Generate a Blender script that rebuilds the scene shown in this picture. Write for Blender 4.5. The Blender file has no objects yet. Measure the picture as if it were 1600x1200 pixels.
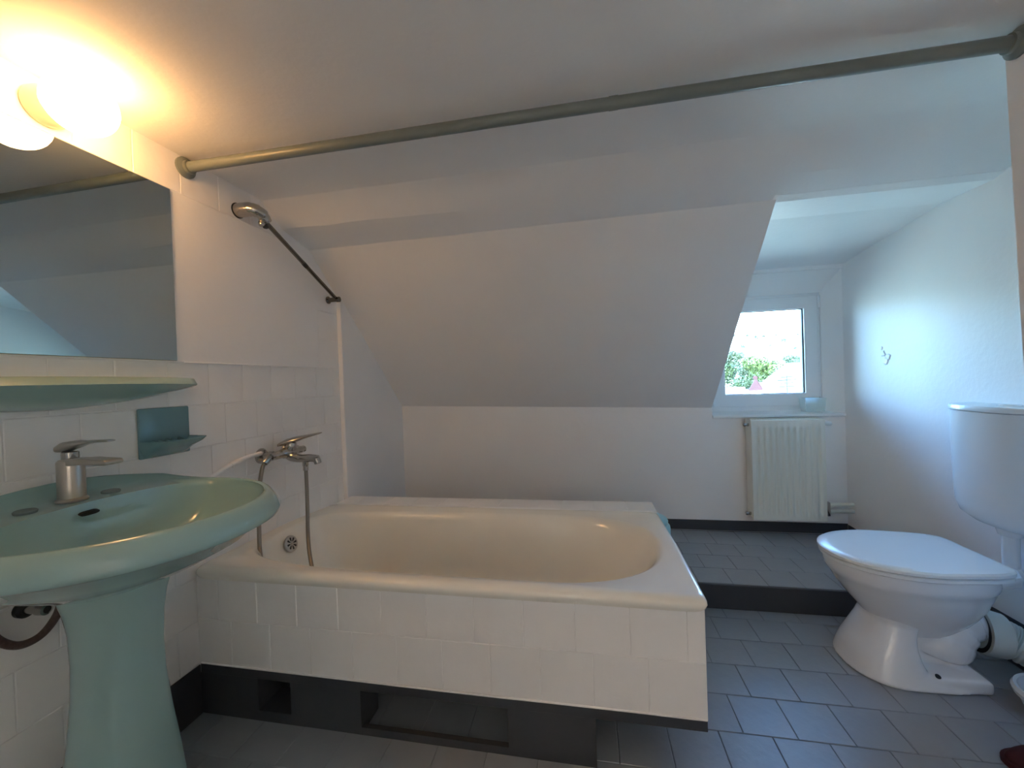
import bpy, bmesh, math, random
from mathutils import Vector, Matrix
random.seed(7)
SC = bpy.context.scene
COL = SC.collection
PI = math.pi

# ------------------------------------------------------------------ camera
cam_d = bpy.data.cameras.new('camera')
cam = bpy.data.objects.new('camera', cam_d)
COL.objects.link(cam)
rt = Vector((0.98270198, 0.18177468, -0.03542306))
up = Vector((0.03301921, 0.01623453, 0.99932286))
fw = Vector((-0.18222667, 0.98320619, -0.00995165))
M = Matrix((rt, up, -fw)).transposed().to_4x4()
M.translation = Vector((1.31057, -1.11049, 1.08817))
cam.matrix_world = M
cam_d.sensor_width = 36.0
cam_d.lens = 617.88 / 1600 * 36
cam_d.clip_start = 0.02
cam_d.clip_end = 2000
SC.camera = cam

# ------------------------------------------------------------------ light
world = bpy.data.worlds.new('sky')
SC.world = world
world.use_nodes = True
wn = world.node_tree
wn.nodes.clear()
sky = wn.nodes.new('ShaderNodeTexSky')
sky.sky_type = 'NISHITA'
sky.sun_disc = False
sky.sun_elevation = math.radians(48)
sky.sun_rotation = math.radians(200)
sky.air_density = 1.0
sky.dust_density = 0.8
sky.ozone_density = 1.6
bg = wn.nodes.new('ShaderNodeBackground')
bg.inputs['Strength'].default_value = 1.5
wo = wn.nodes.new('ShaderNodeOutputWorld')
tint = wn.nodes.new('ShaderNodeMix')
tint.data_type = 'RGBA'; tint.blend_type = 'MULTIPLY'
tint.inputs[0].default_value = 1.0
tint.inputs[7].default_value = (0.68, 0.93, 1.14, 1)
wn.links.new(sky.outputs[0], tint.inputs[6])
wn.links.new(tint.outputs[2], bg.inputs[0])
wn.links.new(bg.outputs[0], wo.inputs[0])

sun_d = bpy.data.lights.new('sun', 'SUN')
sun_d.energy = 2.8
sun_d.angle = math.radians(0.6)
sun_d.color = (0.98, 0.98, 1.0)
sun = bpy.data.objects.new('sun', sun_d)
COL.objects.link(sun)
sun.rotation_euler = Vector((0.30, 0.62, -0.75)).to_track_quat('-Z', 'Y').to_euler()

por_d = bpy.data.lights.new('window_portal', 'AREA')
por_d.shape = 'RECTANGLE'
por_d.size = 0.62
por_d.size_y = 0.70
por_d.cycles.is_portal = True
por = bpy.data.objects.new('window_portal', por_d)
COL.objects.link(por)
por.location = (2.415, 1.70, 1.195)
por.rotation_euler = (math.radians(-90), 0, 0)

LAMP_STRENGTH = 6.0
FILL_STRENGTH = 19.0  # fill light added out of view, behind the camera
LAMP_COLOR = (1.0, 0.52, 0.18)

SC.view_settings.view_transform = 'Standard'
SC.view_settings.look = 'None'
SC.view_settings.gamma = 1.0
SC.view_settings.use_curve_mapping = False
SC.view_settings.exposure = 2.22
SC.cycles.use_denoising = True
SC.cycles.max_bounces = 24
SC.cycles.diffuse_bounces = 16
SC.cycles.glossy_bounces = 6
SC.cycles.transparent_max_bounces = 12
SC.cycles.caustics_reflective = False
SC.cycles.sample_clamp_indirect = 8.0

# ------------------------------------------------------------------ helpers
OFF = {}

def tag(o, label=None, cat=None, group=None, kind=None):
    if label: o['label'] = label
    if cat: o['category'] = cat
    if group: o['group'] = group
    if kind: o['kind'] = kind
    return o

def thing(name, loc, label, cat, group=None):
    o = bpy.data.objects.new(name, None)
    o.empty_display_size = 0.05
    COL.objects.link(o)
    o.location = loc
    OFF[o.name] = Vector(loc)
    return tag(o, label, cat, group)

def mk(name, bm, mat, parent=None, smooth=None, loc=None):
    """link a bmesh (in world coordinates) as one mesh object; smooth = angle in degrees"""
    bmesh.ops.recalc_face_normals(bm, faces=bm.faces[:])
    off = Vector((0, 0, 0))
    poff = OFF[parent.name] if parent else Vector((0, 0, 0))
    if loc is not None:
        off = Vector(loc)
    else:
        off = poff.copy()
    for v in bm.verts:
        v.co -= off
    me = bpy.data.meshes.new(name)
    bm.to_mesh(me)
    bm.free()
    o = bpy.data.objects.new(name, me)
    COL.objects.link(o)
    if parent:
        o.parent = parent
    o.location = off - poff
    OFF[o.name] = off
    if mat:
        me.materials.append(mat)
    if smooth:
        me.polygons.foreach_set('use_smooth', [True] * len(me.polygons))
        me.set_sharp_from_angle(angle=math.radians(smooth))
    return o

def B():
    return bmesh.new()

def box(bm, x0, x1, y0, y1, z0, z1, bevel=0.0, seg=2):
    vs = [bm.verts.new(p) for p in ((x0, y0, z0), (x1, y0, z0), (x1, y1, z0), (x0, y1, z0), (x0, y0, z1), (x1, y0, z1), (x1, y1, z1), (x0, y1, z1))]
    fs = [bm.faces.new([vs[i] for i in f]) for f in ((0, 3, 2, 1), (4, 5, 6, 7), (0, 1, 5, 4), (1, 2, 6, 5), (2, 3, 7, 6), (3, 0, 4, 7))]
    if bevel:
        es = list({e for f in fs for e in f.edges})
        bmesh.ops.bevel(bm, geom=es, offset=bevel, segments=seg, profile=0.5, affect='EDGES')
    return bm

def loft(bm, rings, closed=True, cap0=True, cap1=True):
    R = [[bm.verts.new(p) for p in r] for r in rings]
    n = len(R[0])
    for a, b in zip(R, R[1:]):
        for i in range(n if closed else n - 1):
            j = (i + 1) % n
            bm.faces.new((a[i], a[j], b[j], b[i]))
    if cap0: bm.faces.new(R[0][::-1])
    if cap1: bm.faces.new(R[-1])
    return bm

def prism(bm, poly, axis, a, b, bevel=0.0):
    """poly: 2D points; extruded along axis from a to b (x: (y,z)  y: (x,z)  z: (x,y))"""
    def P(p, t):
        return {'x': (t, p[0], p[1]), 'y': (p[0], t, p[1]), 'z': (p[0], p[1], t)}[axis]
    r0 = [bm.verts.new(P(p, a)) for p in poly]
    r1 = [bm.verts.new(P(p, b)) for p in poly]
    n = len(poly)
    fs = [bm.faces.new(r0[::-1]), bm.faces.new(r1)]
    for i in range(n):
        j = (i + 1) % n
        fs.append(bm.faces.new((r0[i], r0[j], r1[j], r1[i])))
    if bevel:
        es = list({e for f in fs for e in f.edges})
        bmesh.ops.bevel(bm, geom=es, offset=bevel, segments=2, profile=0.5, affect='EDGES')
    return bm

def spline(pts, n=8):
    P = [Vector(p) for p in pts]
    out = []
    for i in range(len(P) - 1):
        p0 = P[max(i - 1, 0)]; p1 = P[i]; p2 = P[i + 1]; p3 = P[min(i + 2, len(P) - 1)]
        for k in range(n):
            t = k / n
            out.append(0.5 * ((2 * p1) + (p2 - p0) * t + (2 * p0 - 5 * p1 + 4 * p2 - p3) * t * t + (3 * p1 - p0 - 3 * p2 + p3) * t ** 3))
    out.append(P[-1])
    return out

def tube(bm, pts, r, seg=12, caps=True):
    P = [Vector(p) for p in pts]
    n = len(P)
    rr = r if hasattr(r, '__len__') else [r] * n
    T = [(P[min(i + 1, n - 1)] - P[max(i - 1, 0)]).normalized() for i in range(n)]
    u = T[0].orthogonal().normalized()
    rings = []
    for i in range(n):
        u = (u - T[i] * u.dot(T[i])).normalized()
        w = T[i].cross(u)
        rings.append([P[i] + (u * math.cos(2 * PI * k / seg) + w * math.sin(2 * PI * k / seg)) * rr[i] for k in range(seg)])
    return loft(bm, rings, True, caps, caps)

def lathe(bm, prof, origin, axis, seg=24, caps=True):
    """prof: (radius, distance along axis)"""
    o = Vector(origin); a = Vector(axis).normalized()
    u = a.orthogonal().normalized(); w = a.cross(u)
    rings = [[o + a * h + (u * math.cos(2 * PI * k / seg) + w * math.sin(2 * PI * k / seg)) * max(r, 1e-4) for k in range(seg)] for r, h in prof]
    return loft(bm, rings, True, caps, caps)

def sgnpow(v, e):
    return math.copysign(abs(v) ** e, v)

def superring(cx, cy, ax, bx, ay, z, n=40, ex=2.0, exb=None, ey=None):
    """ring in plan: ax = reach towards +x, bx = towards -x"""
    out = []
    for k in range(n):
        t = 2 * PI * k / n
        c, s = math.cos(t), math.sin(t)
        e = ex if c >= 0 else (exb or ex)
        out.append((cx + (ax if c >= 0 else bx) * sgnpow(c, 2 / e), cy + ay * sgnpow(s, 2 / e), z))
    return out

# ------------------------------------------------------------------ materials
def mat(name, col, rough=0.5, metal=0.0, spec=0.5, var=0.0, vscale=6.0, bump=0.0, bscale=60.0, coat=0.0, emit=None, estr=0.0):
    m = bpy.data.materials.new(name)
    m.use_nodes = True
    nt = m.node_tree
    p = nt.nodes['Principled BSDF']
    p.inputs['Base Color'].default_value = (*col, 1)
    p.inputs['Roughness'].default_value = rough
    p.inputs['Metallic'].default_value = metal
    p.inputs['Specular IOR Level'].default_value = spec
    p.inputs['Coat Weight'].default_value = coat
    tc = nt.nodes.new('ShaderNodeTexCoord')
    if var:
        nz = nt.nodes.new('ShaderNodeTexNoise')
        nz.inputs['Scale'].default_value = vscale
        nz.inputs['Detail'].default_value = 5
        rp = nt.nodes.new('ShaderNodeValToRGB')
        rp.color_ramp.elements[0].position = 0.3
        rp.color_ramp.elements[1].position = 0.7
        rp.color_ramp.elements[0].color = (*[c * (1 - var) for c in col], 1)
        rp.color_ramp.elements[1].color = (*[min(1, c * (1 + var)) for c in col], 1)
        nt.links.new(tc.outputs['Object'], nz.inputs['Vector'])
        nt.links.new(nz.outputs['Fac'], rp.inputs[0])
        nt.links.new(rp.outputs[0], p.inputs['Base Color'])
    if bump:
        nb = nt.nodes.new('ShaderNodeTexNoise')
        nb.inputs['Scale'].default_value = bscale
        nb.inputs['Detail'].default_value = 4
        bp = nt.nodes.new('ShaderNodeBump')
        bp.inputs['Strength'].default_value = bump
        bp.inputs['Distance'].default_value = 0.01
        nt.links.new(tc.outputs['Object'], nb.inputs['Vector'])
        nt.links.new(nb.outputs['Fac'], bp.inputs['Height'])
        nt.links.new(bp.outputs[0], p.inputs['Normal'])
    if emit:
        p.inputs['Emission Color'].default_value = (*emit, 1)
        p.inputs['Emission Strength'].default_value = estr
    return m

WALL = mat('white_wall_paint', (0.86, 0.855, 0.85), 0.55, var=0.015, vscale=3, bump=0.08, bscale=45)
CEIL = mat('white_ceiling_paint', (0.84, 0.835, 0.83), 0.7, var=0.015, vscale=3, bump=0.07, bscale=70)
TILEW = mat('white_painted_tile', (0.86, 0.85, 0.84), 0.28, var=0.02, vscale=5, bump=0.10, bscale=30)
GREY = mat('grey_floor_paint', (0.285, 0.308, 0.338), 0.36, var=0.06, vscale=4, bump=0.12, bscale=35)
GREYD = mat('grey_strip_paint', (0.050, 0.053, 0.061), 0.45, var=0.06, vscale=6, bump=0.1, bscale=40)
GROUT = mat('grey_joint_paint', (0.150, 0.165, 0.185), 0.6)
TEAL = mat('teal_ceramic', (0.315, 0.475, 0.465), 0.09, coat=0.4, var=0.015)
TEALD = mat('deep_teal_ceramic', (0.165, 0.315, 0.355), 0.12, coat=0.4, var=0.03)
PLUG = mat('grey_teal_plug', (0.16, 0.22, 0.23), 0.25)
ENAMEL = mat('cream_bath_enamel', (0.90, 0.87, 0.79), 0.20, coat=0.3, var=0.02, vscale=3)
CERAM = mat('white_sanitary_ceramic', (0.76, 0.78, 0.80), 0.10, coat=0.4)
PLAST = mat('white_plastic', (0.74, 0.77, 0.78), 0.25)
PIPEW = mat('cream_pvc', (0.66, 0.68, 0.62), 0.4)
CHROME = mat('worn_chrome', (0.50, 0.48, 0.45), 0.16, metal=1.0)
STEEL = mat('brushed_nickel', (0.52, 0.49, 0.45), 0.30, metal=1.0)
BLACK = mat('black_rubber', (0.012, 0.012, 0.012), 0.5)
DCHR = mat('dark_chrome', (0.20, 0.18, 0.155), 0.22, metal=1.0)
HOSE = mat('brown_braided_hose', (0.10, 0.065, 0.055), 0.5, var=0.3, vscale=120)
HOSEM = mat('metal_shower_hose', (0.30, 0.27, 0.23), 0.32, metal=1.0)
POLE = mat('grey_green_pole_paint', (0.18, 0.21, 0.205), 0.35, var=0.05)
RADI = mat('cream_radiator_enamel', (0.76, 0.77, 0.70), 0.30)
UPVC = mat('white_upvc', (0.80, 0.83, 0.85), 0.28)
GASK = mat('dark_gasket', (0.03, 0.035, 0.04), 0.5)
MIRROR = mat('mirror_silver', (0.52, 0.585, 0.585), 0.015, metal=1.0)
RED = mat('dark_red_rubber', (0.050, 0.004, 0.007), 0.75)
TURQ = mat('turquoise_plastic', (0.34, 0.62, 0.68), 0.3)
LAMPG = mat('opal_lamp_glass', (0.9, 0.85, 0.75), 0.2, emit=LAMP_COLOR, estr=LAMP_STRENGTH)
FILLG = mat('opal_fill_glow', (0.9, 0.88, 0.85), 0.3, emit=(1.0, 0.88, 0.74), estr=FILL_STRENGTH)  # glow of the added corridor fill dome
LAMPB = mat('cream_lamp_base', (0.72, 0.66, 0.55), 0.35)

def glass_mat():
    m = bpy.data.materials.new('window_glass')
    m.use_nodes = True
    nt = m.node_tree
    nt.nodes.clear()
    tr = nt.nodes.new('ShaderNodeBsdfTransparent')
    tr.inputs[0].default_value = (0.95, 0.98, 0.97, 1)
    gl = nt.nodes.new('ShaderNodeBsdfGlossy')
    gl.inputs['Roughness'].default_value = 0.01
    fr = nt.nodes.new('ShaderNodeFresnel')
    fr.inputs[0].default_value = 1.45
    mx = nt.nodes.new('ShaderNodeMixShader')
    o = nt.nodes.new('ShaderNodeOutputMaterial')
    nt.links.new(fr.outputs[0], mx.inputs[0])
    nt.links.new(tr.outputs[0], mx.inputs[1])
    nt.links.new(gl.outputs[0], mx.inputs[2])
    nt.links.new(mx.outputs[0], o.inputs[0])
    return m
GLASS = glass_mat()

def translucent_mat():
    m = mat('translucent_plastic', (0.85, 0.93, 0.92), 0.35)
    nt = m.node_tree
    p = nt.nodes['Principled BSDF']
    tr = nt.nodes.new('ShaderNodeBsdfTranslucent')
    tr.inputs[0].default_value = (0.88, 0.95, 0.94, 1)
    tp = nt.nodes.new('ShaderNodeBsdfTransparent')
    m1 = nt.nodes.new('ShaderNodeMixShader'); m1.inputs[0].default_value = 0.6
    m2 = nt.nodes.new('ShaderNodeMixShader'); m2.inputs[0].default_value = 0.4
    o = nt.nodes['Material Output']
    nt.links.new(p.outputs[0], m1.inputs[1]); nt.links.new(tr.outputs[0], m1.inputs[2])
    nt.links.new(m1.outputs[0], m2.inputs[1]); nt.links.new(tp.outputs[0], m2.inputs[2])
    nt.links.new(m2.outputs[0], o.inputs[0])
    return m
TRANSL = translucent_mat()

# shared tile meshes -------------------------------------------------------
def tile_mesh(name, axis, w, h, d, m, bevel=0.0016):
    """a tile whose face looks along axis; w, h are its sides, d its thickness; origin on its back"""
    bm = B()
    if axis == 'x': box(bm, 0, d, -w / 2, w / 2, -h / 2, h / 2, bevel, 1)
    if axis == 'y': box(bm, -w / 2, w / 2, -d, 0, -h / 2, h / 2, bevel, 1)
    if axis == 'z': box(bm, -w / 2, w / 2, -h / 2, h / 2, 0, d, bevel, 1)
    bmesh.ops.recalc_face_normals(bm, faces=bm.faces[:])
    me = bpy.data.meshes.new(name)
    bm.to_mesh(me); bm.free()
    me.materials.append(m)
    return me

TM = {}
def tile(axis, w, h, d, m, parent, pos, jit=0.0005):
    key = (axis, round(w, 3), round(h, 3), round(d, 3), m.name)
    if key not in TM:
        TM[key] = tile_mesh('tile', axis, w, h, d, m)
    o = bpy.data.objects.new('tile', TM[key])
    COL.objects.link(o)
    o.parent = parent
    o.location = Vector(pos) - OFF[parent.name]
    t = random.uniform(-1, 1) * 0.0035
    s = random.uniform(-1, 1) * 0.0035
    o.rotation_euler = {'x': (0, t, s), 'y': (t, 0, s), 'z': (t, s, 0)}[axis]
    return o

# ------------------------------------------------------------------ room shell
XR = 2.80      # alcove right wall
XP = 2.35      # near right wall
YD = 1.517     # low knee wall

# floor
bm = B()
box(bm, -0.1, 2.9, -1.7, 1.7, -0.12, -0.0025)
floor = tag(mk('floor', bm, GROUT), kind='structure')
T = 0.1503
for j in range(-10, 6):
    y = 0.1696 + T * (j + 0.5)
    if y > 0.9: continue
    ph = 1.7439 + (0.0 if j % 2 == 0 else T * 0.52)
    k0 = int(math.floor((0.0 - ph) / T))
    for k in range(k0, k0 + 21):
        x0 = ph + k * T; x1 = x0 + T
        x0 = max(x0, 0.0); x1 = min(x1, 2.795)
        if x1 - x0 < 0.02 or (x0 > 2.34 and y < 0.05): continue
        if y < -1.0: continue
        g = 0.0020 if x0 > 0.9 else 0.0004
        tile('z', x1 - x0 - g, T - g, 0.0035, GREY, floor, ((x0 + x1) / 2, y, -0.0032 + random.uniform(-0.0004, 0.0004)))
# raised platform along the knee wall
bm = B()
box(bm, 0.0, XR, 0.845, YD, -0.006, 0.1105)
plat = mk('platform', bm, GREYD, floor)
for j in range(4):
    y = 0.845 + T * (j + 0.5) + 0.008
    ph = 1.50 + (0.07 if j % 2 else 0)
    for k in range(9):
        x0 = ph + k * T; x1 = min(x0 + T, 2.795)
        if x1 - x0 < 0.02: continue
        h = T if j < 3 else 0.20
        yy = y if j < 3 else 0.845 + 3 * T + 0.108
        tile('z', x1 - x0 - 0.002, h - 0.002, 0.0035, GREY, plat, ((x0 + x1) / 2, yy, 0.1095 + random.uniform(-0.0003, 0.0003)))
# front edge board of the platform
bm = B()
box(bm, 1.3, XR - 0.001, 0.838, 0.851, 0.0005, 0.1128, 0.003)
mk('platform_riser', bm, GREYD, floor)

# left wall
bm = B()
box(bm, -0.12, -0.0022, -1.7, 0.835, -0.12, 2.0)
box(bm, -0.12, 0.022, 0.835, 1.62, -0.12, 2.0)
wall_l = tag(mk('wall_left', bm, WALL), kind='structure')
TY, TZ = 0.1415, 0.145
def slope_z(y):
    return 1.758 - 0.934 * (y - 0.640)
def wtile(y0, y1, z0, z1):
    y0 = max(y0, -0.80); y1 = min(y1, 0.834)
    if y1 - y0 < 0.015: return
    tile('x', y1 - y0 - 0.0018, z1 - z0 - 0.0018, 0.0035, TILEW, wall_l, (-0.003, (y0 + y1) / 2, (z0 + z1) / 2))
for r in range(7):
    z1 = 1.185 - r * TZ; z0 = z1 - TZ
    ph = -0.072 + (0 if r % 2 == 0 else -0.081)
    for k in range(-6, 8):
        wtile(ph + k * TY, ph + (k + 1) * TY, z0, z1)
for k in range(-6, 8):                                           # course under the ceiling
    y0 = -0.001 + k * TY
    if y0 + TY < 0.50: wtile(y0, y0 + TY, 1.750, 1.884)
for r in range(2):                                               # two loose tiles at the end of the painted panel
    wtile(0.665, 0.834, 1.185 + r * TZ, 1.185 + (r + 1) * TZ)
bm = B()                                                         # smooth thick paint panel between the courses
prism(bm, [(-0.80, 1.187), (0.662, 1.187), (0.662, 1.748), (-0.80, 1.748)], 'x', -0.006, 0.0035, 0.0015)
mk('painted_panel', bm, WALL, wall_l)
bm = B()
prism(bm, [(-0.02, 1.183), (0.50, 1.183), (0.50, 1.1885), (-0.02, 1.1885)], 'x', 0.0, 0.0065, 0.002)
mk('paint_ridge', bm, WALL, wall_l)
bm = B()
prism(bm, [(0.664, 1.475), (0.834, 1.475), (0.834, 1.60), (0.664, 1.75)], 'x', -0.006, 0.0005)
mk('painted_panel', bm, WALL, wall_l)
bm = B()                                                         # plaster edge where the wall steps out
box(bm, -0.004, 0.0235, 0.829, 0.842, 0.0, 1.56, 0.004)
mk('corner_bead', bm, WALL, wall_l, 40)

# right wall: alcove face, return and the nearer face
bm = B()
loft(bm, [[(x, y, z) for x, y in ((XP, -1.7), (XP + 0.1, -1.7), (XP + 0.1, -0.08), (XR + 0.1, -0.08), (XR + 0.1, 1.72), (XR, 1.72), (XR, ye), (XP, ye))] for z, ye in ((-0.12, 0.010), (2.0, 0.083))])
wall_r = tag(mk('wall_right', bm, WALL), kind='structure')
# scar of filled plaster on the alcove wall
bm = B()
rr = random.Random(3)
for (y, z, r) in ((1.205, 1.155, 0.022), (1.19, 1.12, 0.026), (1.215, 1.185, 0.012), (1.17, 1.14, 0.02)):
    n = 9
    ring = [(XR + 0.001, y + r * rr.uniform(.6, 1.1) * math.cos(2 * PI * k / n), z + r * rr.uniform(.6, 1.1) * math.sin(2 * PI * k / n)) for k in range(n)]
    ring2 = [(XR - 0.0035, y + (p[1] - y) * 0.6, z + (p[2] - z) * 0.6) for p in ring]
    loft(bm, [ring, ring2])
mk('plaster_scar', bm, WALL, wall_r)

# wall behind the camera
bm = B()
box(bm, -0.12, 0.85, -1.8, -1.7, -0.12, 2.0)
box(bm, 1.75, XP + 0.1, -1.8, -1.7, -0.12, 2.0)
box(bm, 0.85, 1.75, -1.8, -1.7, 1.86, 2.0)
tag(mk('wall_front', bm, WALL), kind='structure')
# unseen corridor beyond the doorway, added with a dome light as near-side fill
bm = B()
box(bm, -0.12, -0.02, -3.3, -1.8, -0.12, 2.3)
box(bm, XP, XP + 0.1, -3.3, -1.8, -0.12, 2.3)
box(bm, -0.12, XP + 0.1, -3.4, -3.3, -0.12, 2.3)
box(bm, -0.12, XP + 0.1, -3.4, -1.75, 2.3, 2.4)
box(bm, -0.12, XP + 0.1, -1.8, -1.7, 1.99, 2.35)
tag(mk('wall_added_corridor', bm, WALL), kind='structure')
bm = B()
box(bm, -0.12, XP + 0.1, -3.4, -1.7, -0.12, -0.002)
tag(mk('floor_added_corridor', bm, GREY), kind='structure')
hl = thing('corridor_fill_light', (0.28, -2.30, 2.3), 'unseen opal dome added as a fill light behind the camera', 'lamp')
bm = B(); lathe(bm, [(0.13, 0.0), (0.135, 0.01), (0.13, 0.03)], (0.28, -2.30, 2.2995), (0, 0, -1), 28); mk('base_ring', bm, PLAST, hl, 40)
bm = B(); lathe(bm, [(0.125, 0.03), (0.135, 0.07), (0.125, 0.12), (0.09, 0.16), (0.04, 0.18), (0.001, 0.183)], (0.28, -2.30, 2.2995), (0, 0, -1), 28); mk('dome', bm, FILLG, hl, 60)

# knee wall with the window opening
bm = B()
box(bm, -0.12, XR + 0.1, YD, 1.705, -0.12, 0.812)
box(bm, -0.12, 2.076, YD, 1.705, 0.8119, 0.95)
prism(bm, [(YD, 1.676), (1.62, 1.560), (1.705, 1.560), (1.705, 1.80), (YD, 1.80)], 'x', 2.06, XR + 0.1)
prism(bm, [(XR, YD), (2.739, 1.62), (2.739, 1.705), (XR + 0.1, 1.705), (XR + 0.1, YD)], 'z', 0.81, 1.79)
prism(bm, [(2.0765, YD + 0.001), (2.094, 1.62), (2.094, 1.7045), (2.05, 1.7045), (2.05, YD + 0.001)], 'z', 0.81, 1.79)
tag(mk('wall_back', bm, WALL), kind='structure')

# ceiling with the boxed beam
NX = 28
rj = random.Random(11)
prof = [(-1.75, 1.88), (-0.6, 1.88), (0.20, 1.88), (0.315, 1.8795), (0.345, 1.874), (0.375, 1.860), (0.43, 1.831), (0.486, 1.800), (0.640, 1.758), (0.640, 2.05), (-1.75, 2.05)]
rings = []
for i in range(NX + 1):
    x = -0.1 + (XR + 0.2) * i / NX
    a = rj.uniform(-1, 1) * 0.0025; b = rj.uniform(-1, 1) * 0.0025
    left = -0.031 * max(0, 1 - x / 0.9) + 0.010 * max(0, (x - 0.9) / 1.9)
    ring = []
    for q, (y, z) in enumerate(prof):
        yy, zz = y, z
        if q in (4, 5, 6): yy += left * (q - 3) / 4 + a * 0.4
        if q == 7: yy += left + a; zz += b
        if q == 8: zz += rj.uniform(-1, 1) * 0.001
        ring.append((x, yy, zz))
    rings.append(ring)
bm = B()
loft(bm, rings)
ceil = tag(mk('ceiling', bm, CEIL, smooth=14), kind='structure')
# sloping roof side
bm = B()
vs = [(-0.1, 0.632, 1.760), (2.075, 0.625, 1.762), (2.074, YD + 0.003, 0.870), (-0.1, YD + 0.003, 0.931)]
ns = 10
rows = []
for j in range(ns + 1):
    t = j / ns
    row = []
    for i in range(ns + 1):
        s = i / ns
        a = Vector(vs[0]).lerp(Vector(vs[1]), s); c = Vector(vs[3]).lerp(Vector(vs[2]), s)
        p = a.lerp(c, t)
        if 0 < j < ns: p += Vector((0, -1, -1)).normalized() * rj.uniform(-1, 1) * 0.0012
        row.append(p)
    rows.append(row)
top = [[p + Vector((0, 0.10, 0.11)) for p in r] for r in rows]
grid = {}
for j in range(ns + 1):
    for i in range(ns + 1):
        grid[0, j, i] = bm.verts.new(rows[j][i]); grid[1, j, i] = bm.verts.new(top[j][i])
for j in range(ns):
    for i in range(ns):
        for l in (0, 1):
            bm.faces.new((grid[l, j, i], grid[l, j, i + 1], grid[l, j + 1, i + 1], grid[l, j + 1, i]))
for i in range(ns):
    for j in (0, ns):
        bm.faces.new((grid[0, j, i], grid[0, j, i + 1], grid[1, j, i + 1], grid[1, j, i]))
        bm.faces.new((grid[0, i, j], grid[0, i + 1, j], grid[1, i + 1, j], grid[1, i, j]))
mk('sloping_side', bm, CEIL, ceil, 30)
# dormer soffit with its small step, and the dormer cheek
bm = B()
prism(bm, [(0.60, 1.768), (0.640, 1.758), (0.855, 1.764), (1.50, 1.694), (1.503, 1.674), (YD + 0.01, 1.674), (YD + 0.01, 2.05), (0.60, 2.05)], 'x', 2.06, XR + 0.1)
mk('dormer_soffit', bm, WALL, ceil)
bm = B()
prism(bm, [(0.632, 1.765), (0.66, 1.80), (1.53, 1.80), (1.705, 1.80), (1.705, 0.875), (YD + 0.004, 0.874)], 'x', 1.985, 2.0735)
tag(mk('wall_dormer', bm, WALL), kind='structure')

# dark painted strips at the foot of the walls
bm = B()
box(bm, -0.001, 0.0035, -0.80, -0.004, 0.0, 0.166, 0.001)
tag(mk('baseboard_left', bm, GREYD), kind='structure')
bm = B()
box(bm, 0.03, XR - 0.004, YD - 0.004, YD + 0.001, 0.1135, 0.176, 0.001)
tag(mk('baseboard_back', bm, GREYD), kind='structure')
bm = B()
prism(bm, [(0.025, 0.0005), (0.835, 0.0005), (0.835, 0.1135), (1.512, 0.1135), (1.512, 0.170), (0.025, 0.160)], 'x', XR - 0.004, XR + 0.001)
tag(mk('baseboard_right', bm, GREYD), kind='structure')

# ------------------------------------------------------------------ window
def rect_ring(bm, x0, x1, z0, z1, w, y0, y1, wb=None):
    o = [(x0, z0), (x1, z0), (x1, z1), (x0, z1)]
    wb = w if wb is None else wb
    i = [(x0 + w, z0 + wb), (x1 - w, z0 + wb), (x1 - w, z1 - w), (x0 + w, z1 - w)]
    R = [[bm.verts.new((p[0], y, p[1])) for p in q] for q, y in ((o, y0), (i, y0), (i, y1), (o, y1))]
    for a in range(4):
        A, Bq = R[a], R[(a + 1) % 4]
        for k in range(4):
            l = (k + 1) % 4
            bm.faces.new((A[k], A[l], Bq[l], Bq[k]))
    return bm
bm = B()
rect_ring(bm, 2.094, 2.739, 0.832, 1.560, 0.040, 1.632, 1.695)
win = tag(mk('window_1', bm, UPVC), kind='structure')
bm = B(); rect_ring(bm, 2.112, 2.722, 0.868, 1.542, 0.076, 1.615, 1.675)
es = [e for e in bm.edges if e.is_manifold]
bmesh.ops.bevel(bm, geom=es, offset=0.004, segments=2, profile=0.5, affect='EDGES')
sash = mk('sash', bm, UPVC, win)
bm = B(); rect_ring(bm, 2.176, 2.658, 0.932, 1.478, 0.012, 1.624, 1.650); mk('glazing_bead', bm, UPVC, sash)
bm = B(); rect_ring(bm, 2.186, 2.648, 0.942, 1.468, 0.005, 1.636, 1.648); mk('gasket', bm, GASK, sash)
bm = B(); box(bm, 2.188, 2.646, 1.641, 1.645, 0.944, 1.466); mk('pane', bm, GLASS, sash)
for z in (1.495, 0.865):
    bm = B(); lathe(bm, [(0.006, 0), (0.007, 0.004), (0.007, 0.070), (0.006, 0.075)], (2.727, 1.612, z - 0.03), (0, 0, 1), 10)
    mk('hinge', bm, UPVC, win, 40)
bm = B()
prism(bm, [(1.503, 0.812), (1.503, 0.822), (1.508, 0.826), (1.632, 0.838), (1.632, 0.805), (1.515, 0.805)], 'x', 2.0775, 2.7965)
mk('window_sill', bm, UPVC, win)

# ------------------------------------------------------------------ bath surround (brick box, tiled)
sur = thing('bath_surround', (0.8, 0.43, 0), 'white tiled bath surround with a dark grey base holding two openings', 'bath surround')
bm = B()
box(bm, 0.0005, 1.600, -0.0035, 0.05, 0.171, 0.466)
mk('apron_wall', bm, TILEW, sur)
bm = B(); box(bm, 1.56, 1.598, 0.05, 0.86, 0.171, 0.452); mk('end_wall', bm, TILEW, sur)
bm = B(); box(bm, 0.0005, 1.598, 0.80, 0.858, 0.171, 0.470); mk('rear_wall', bm, TILEW, sur)
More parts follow.
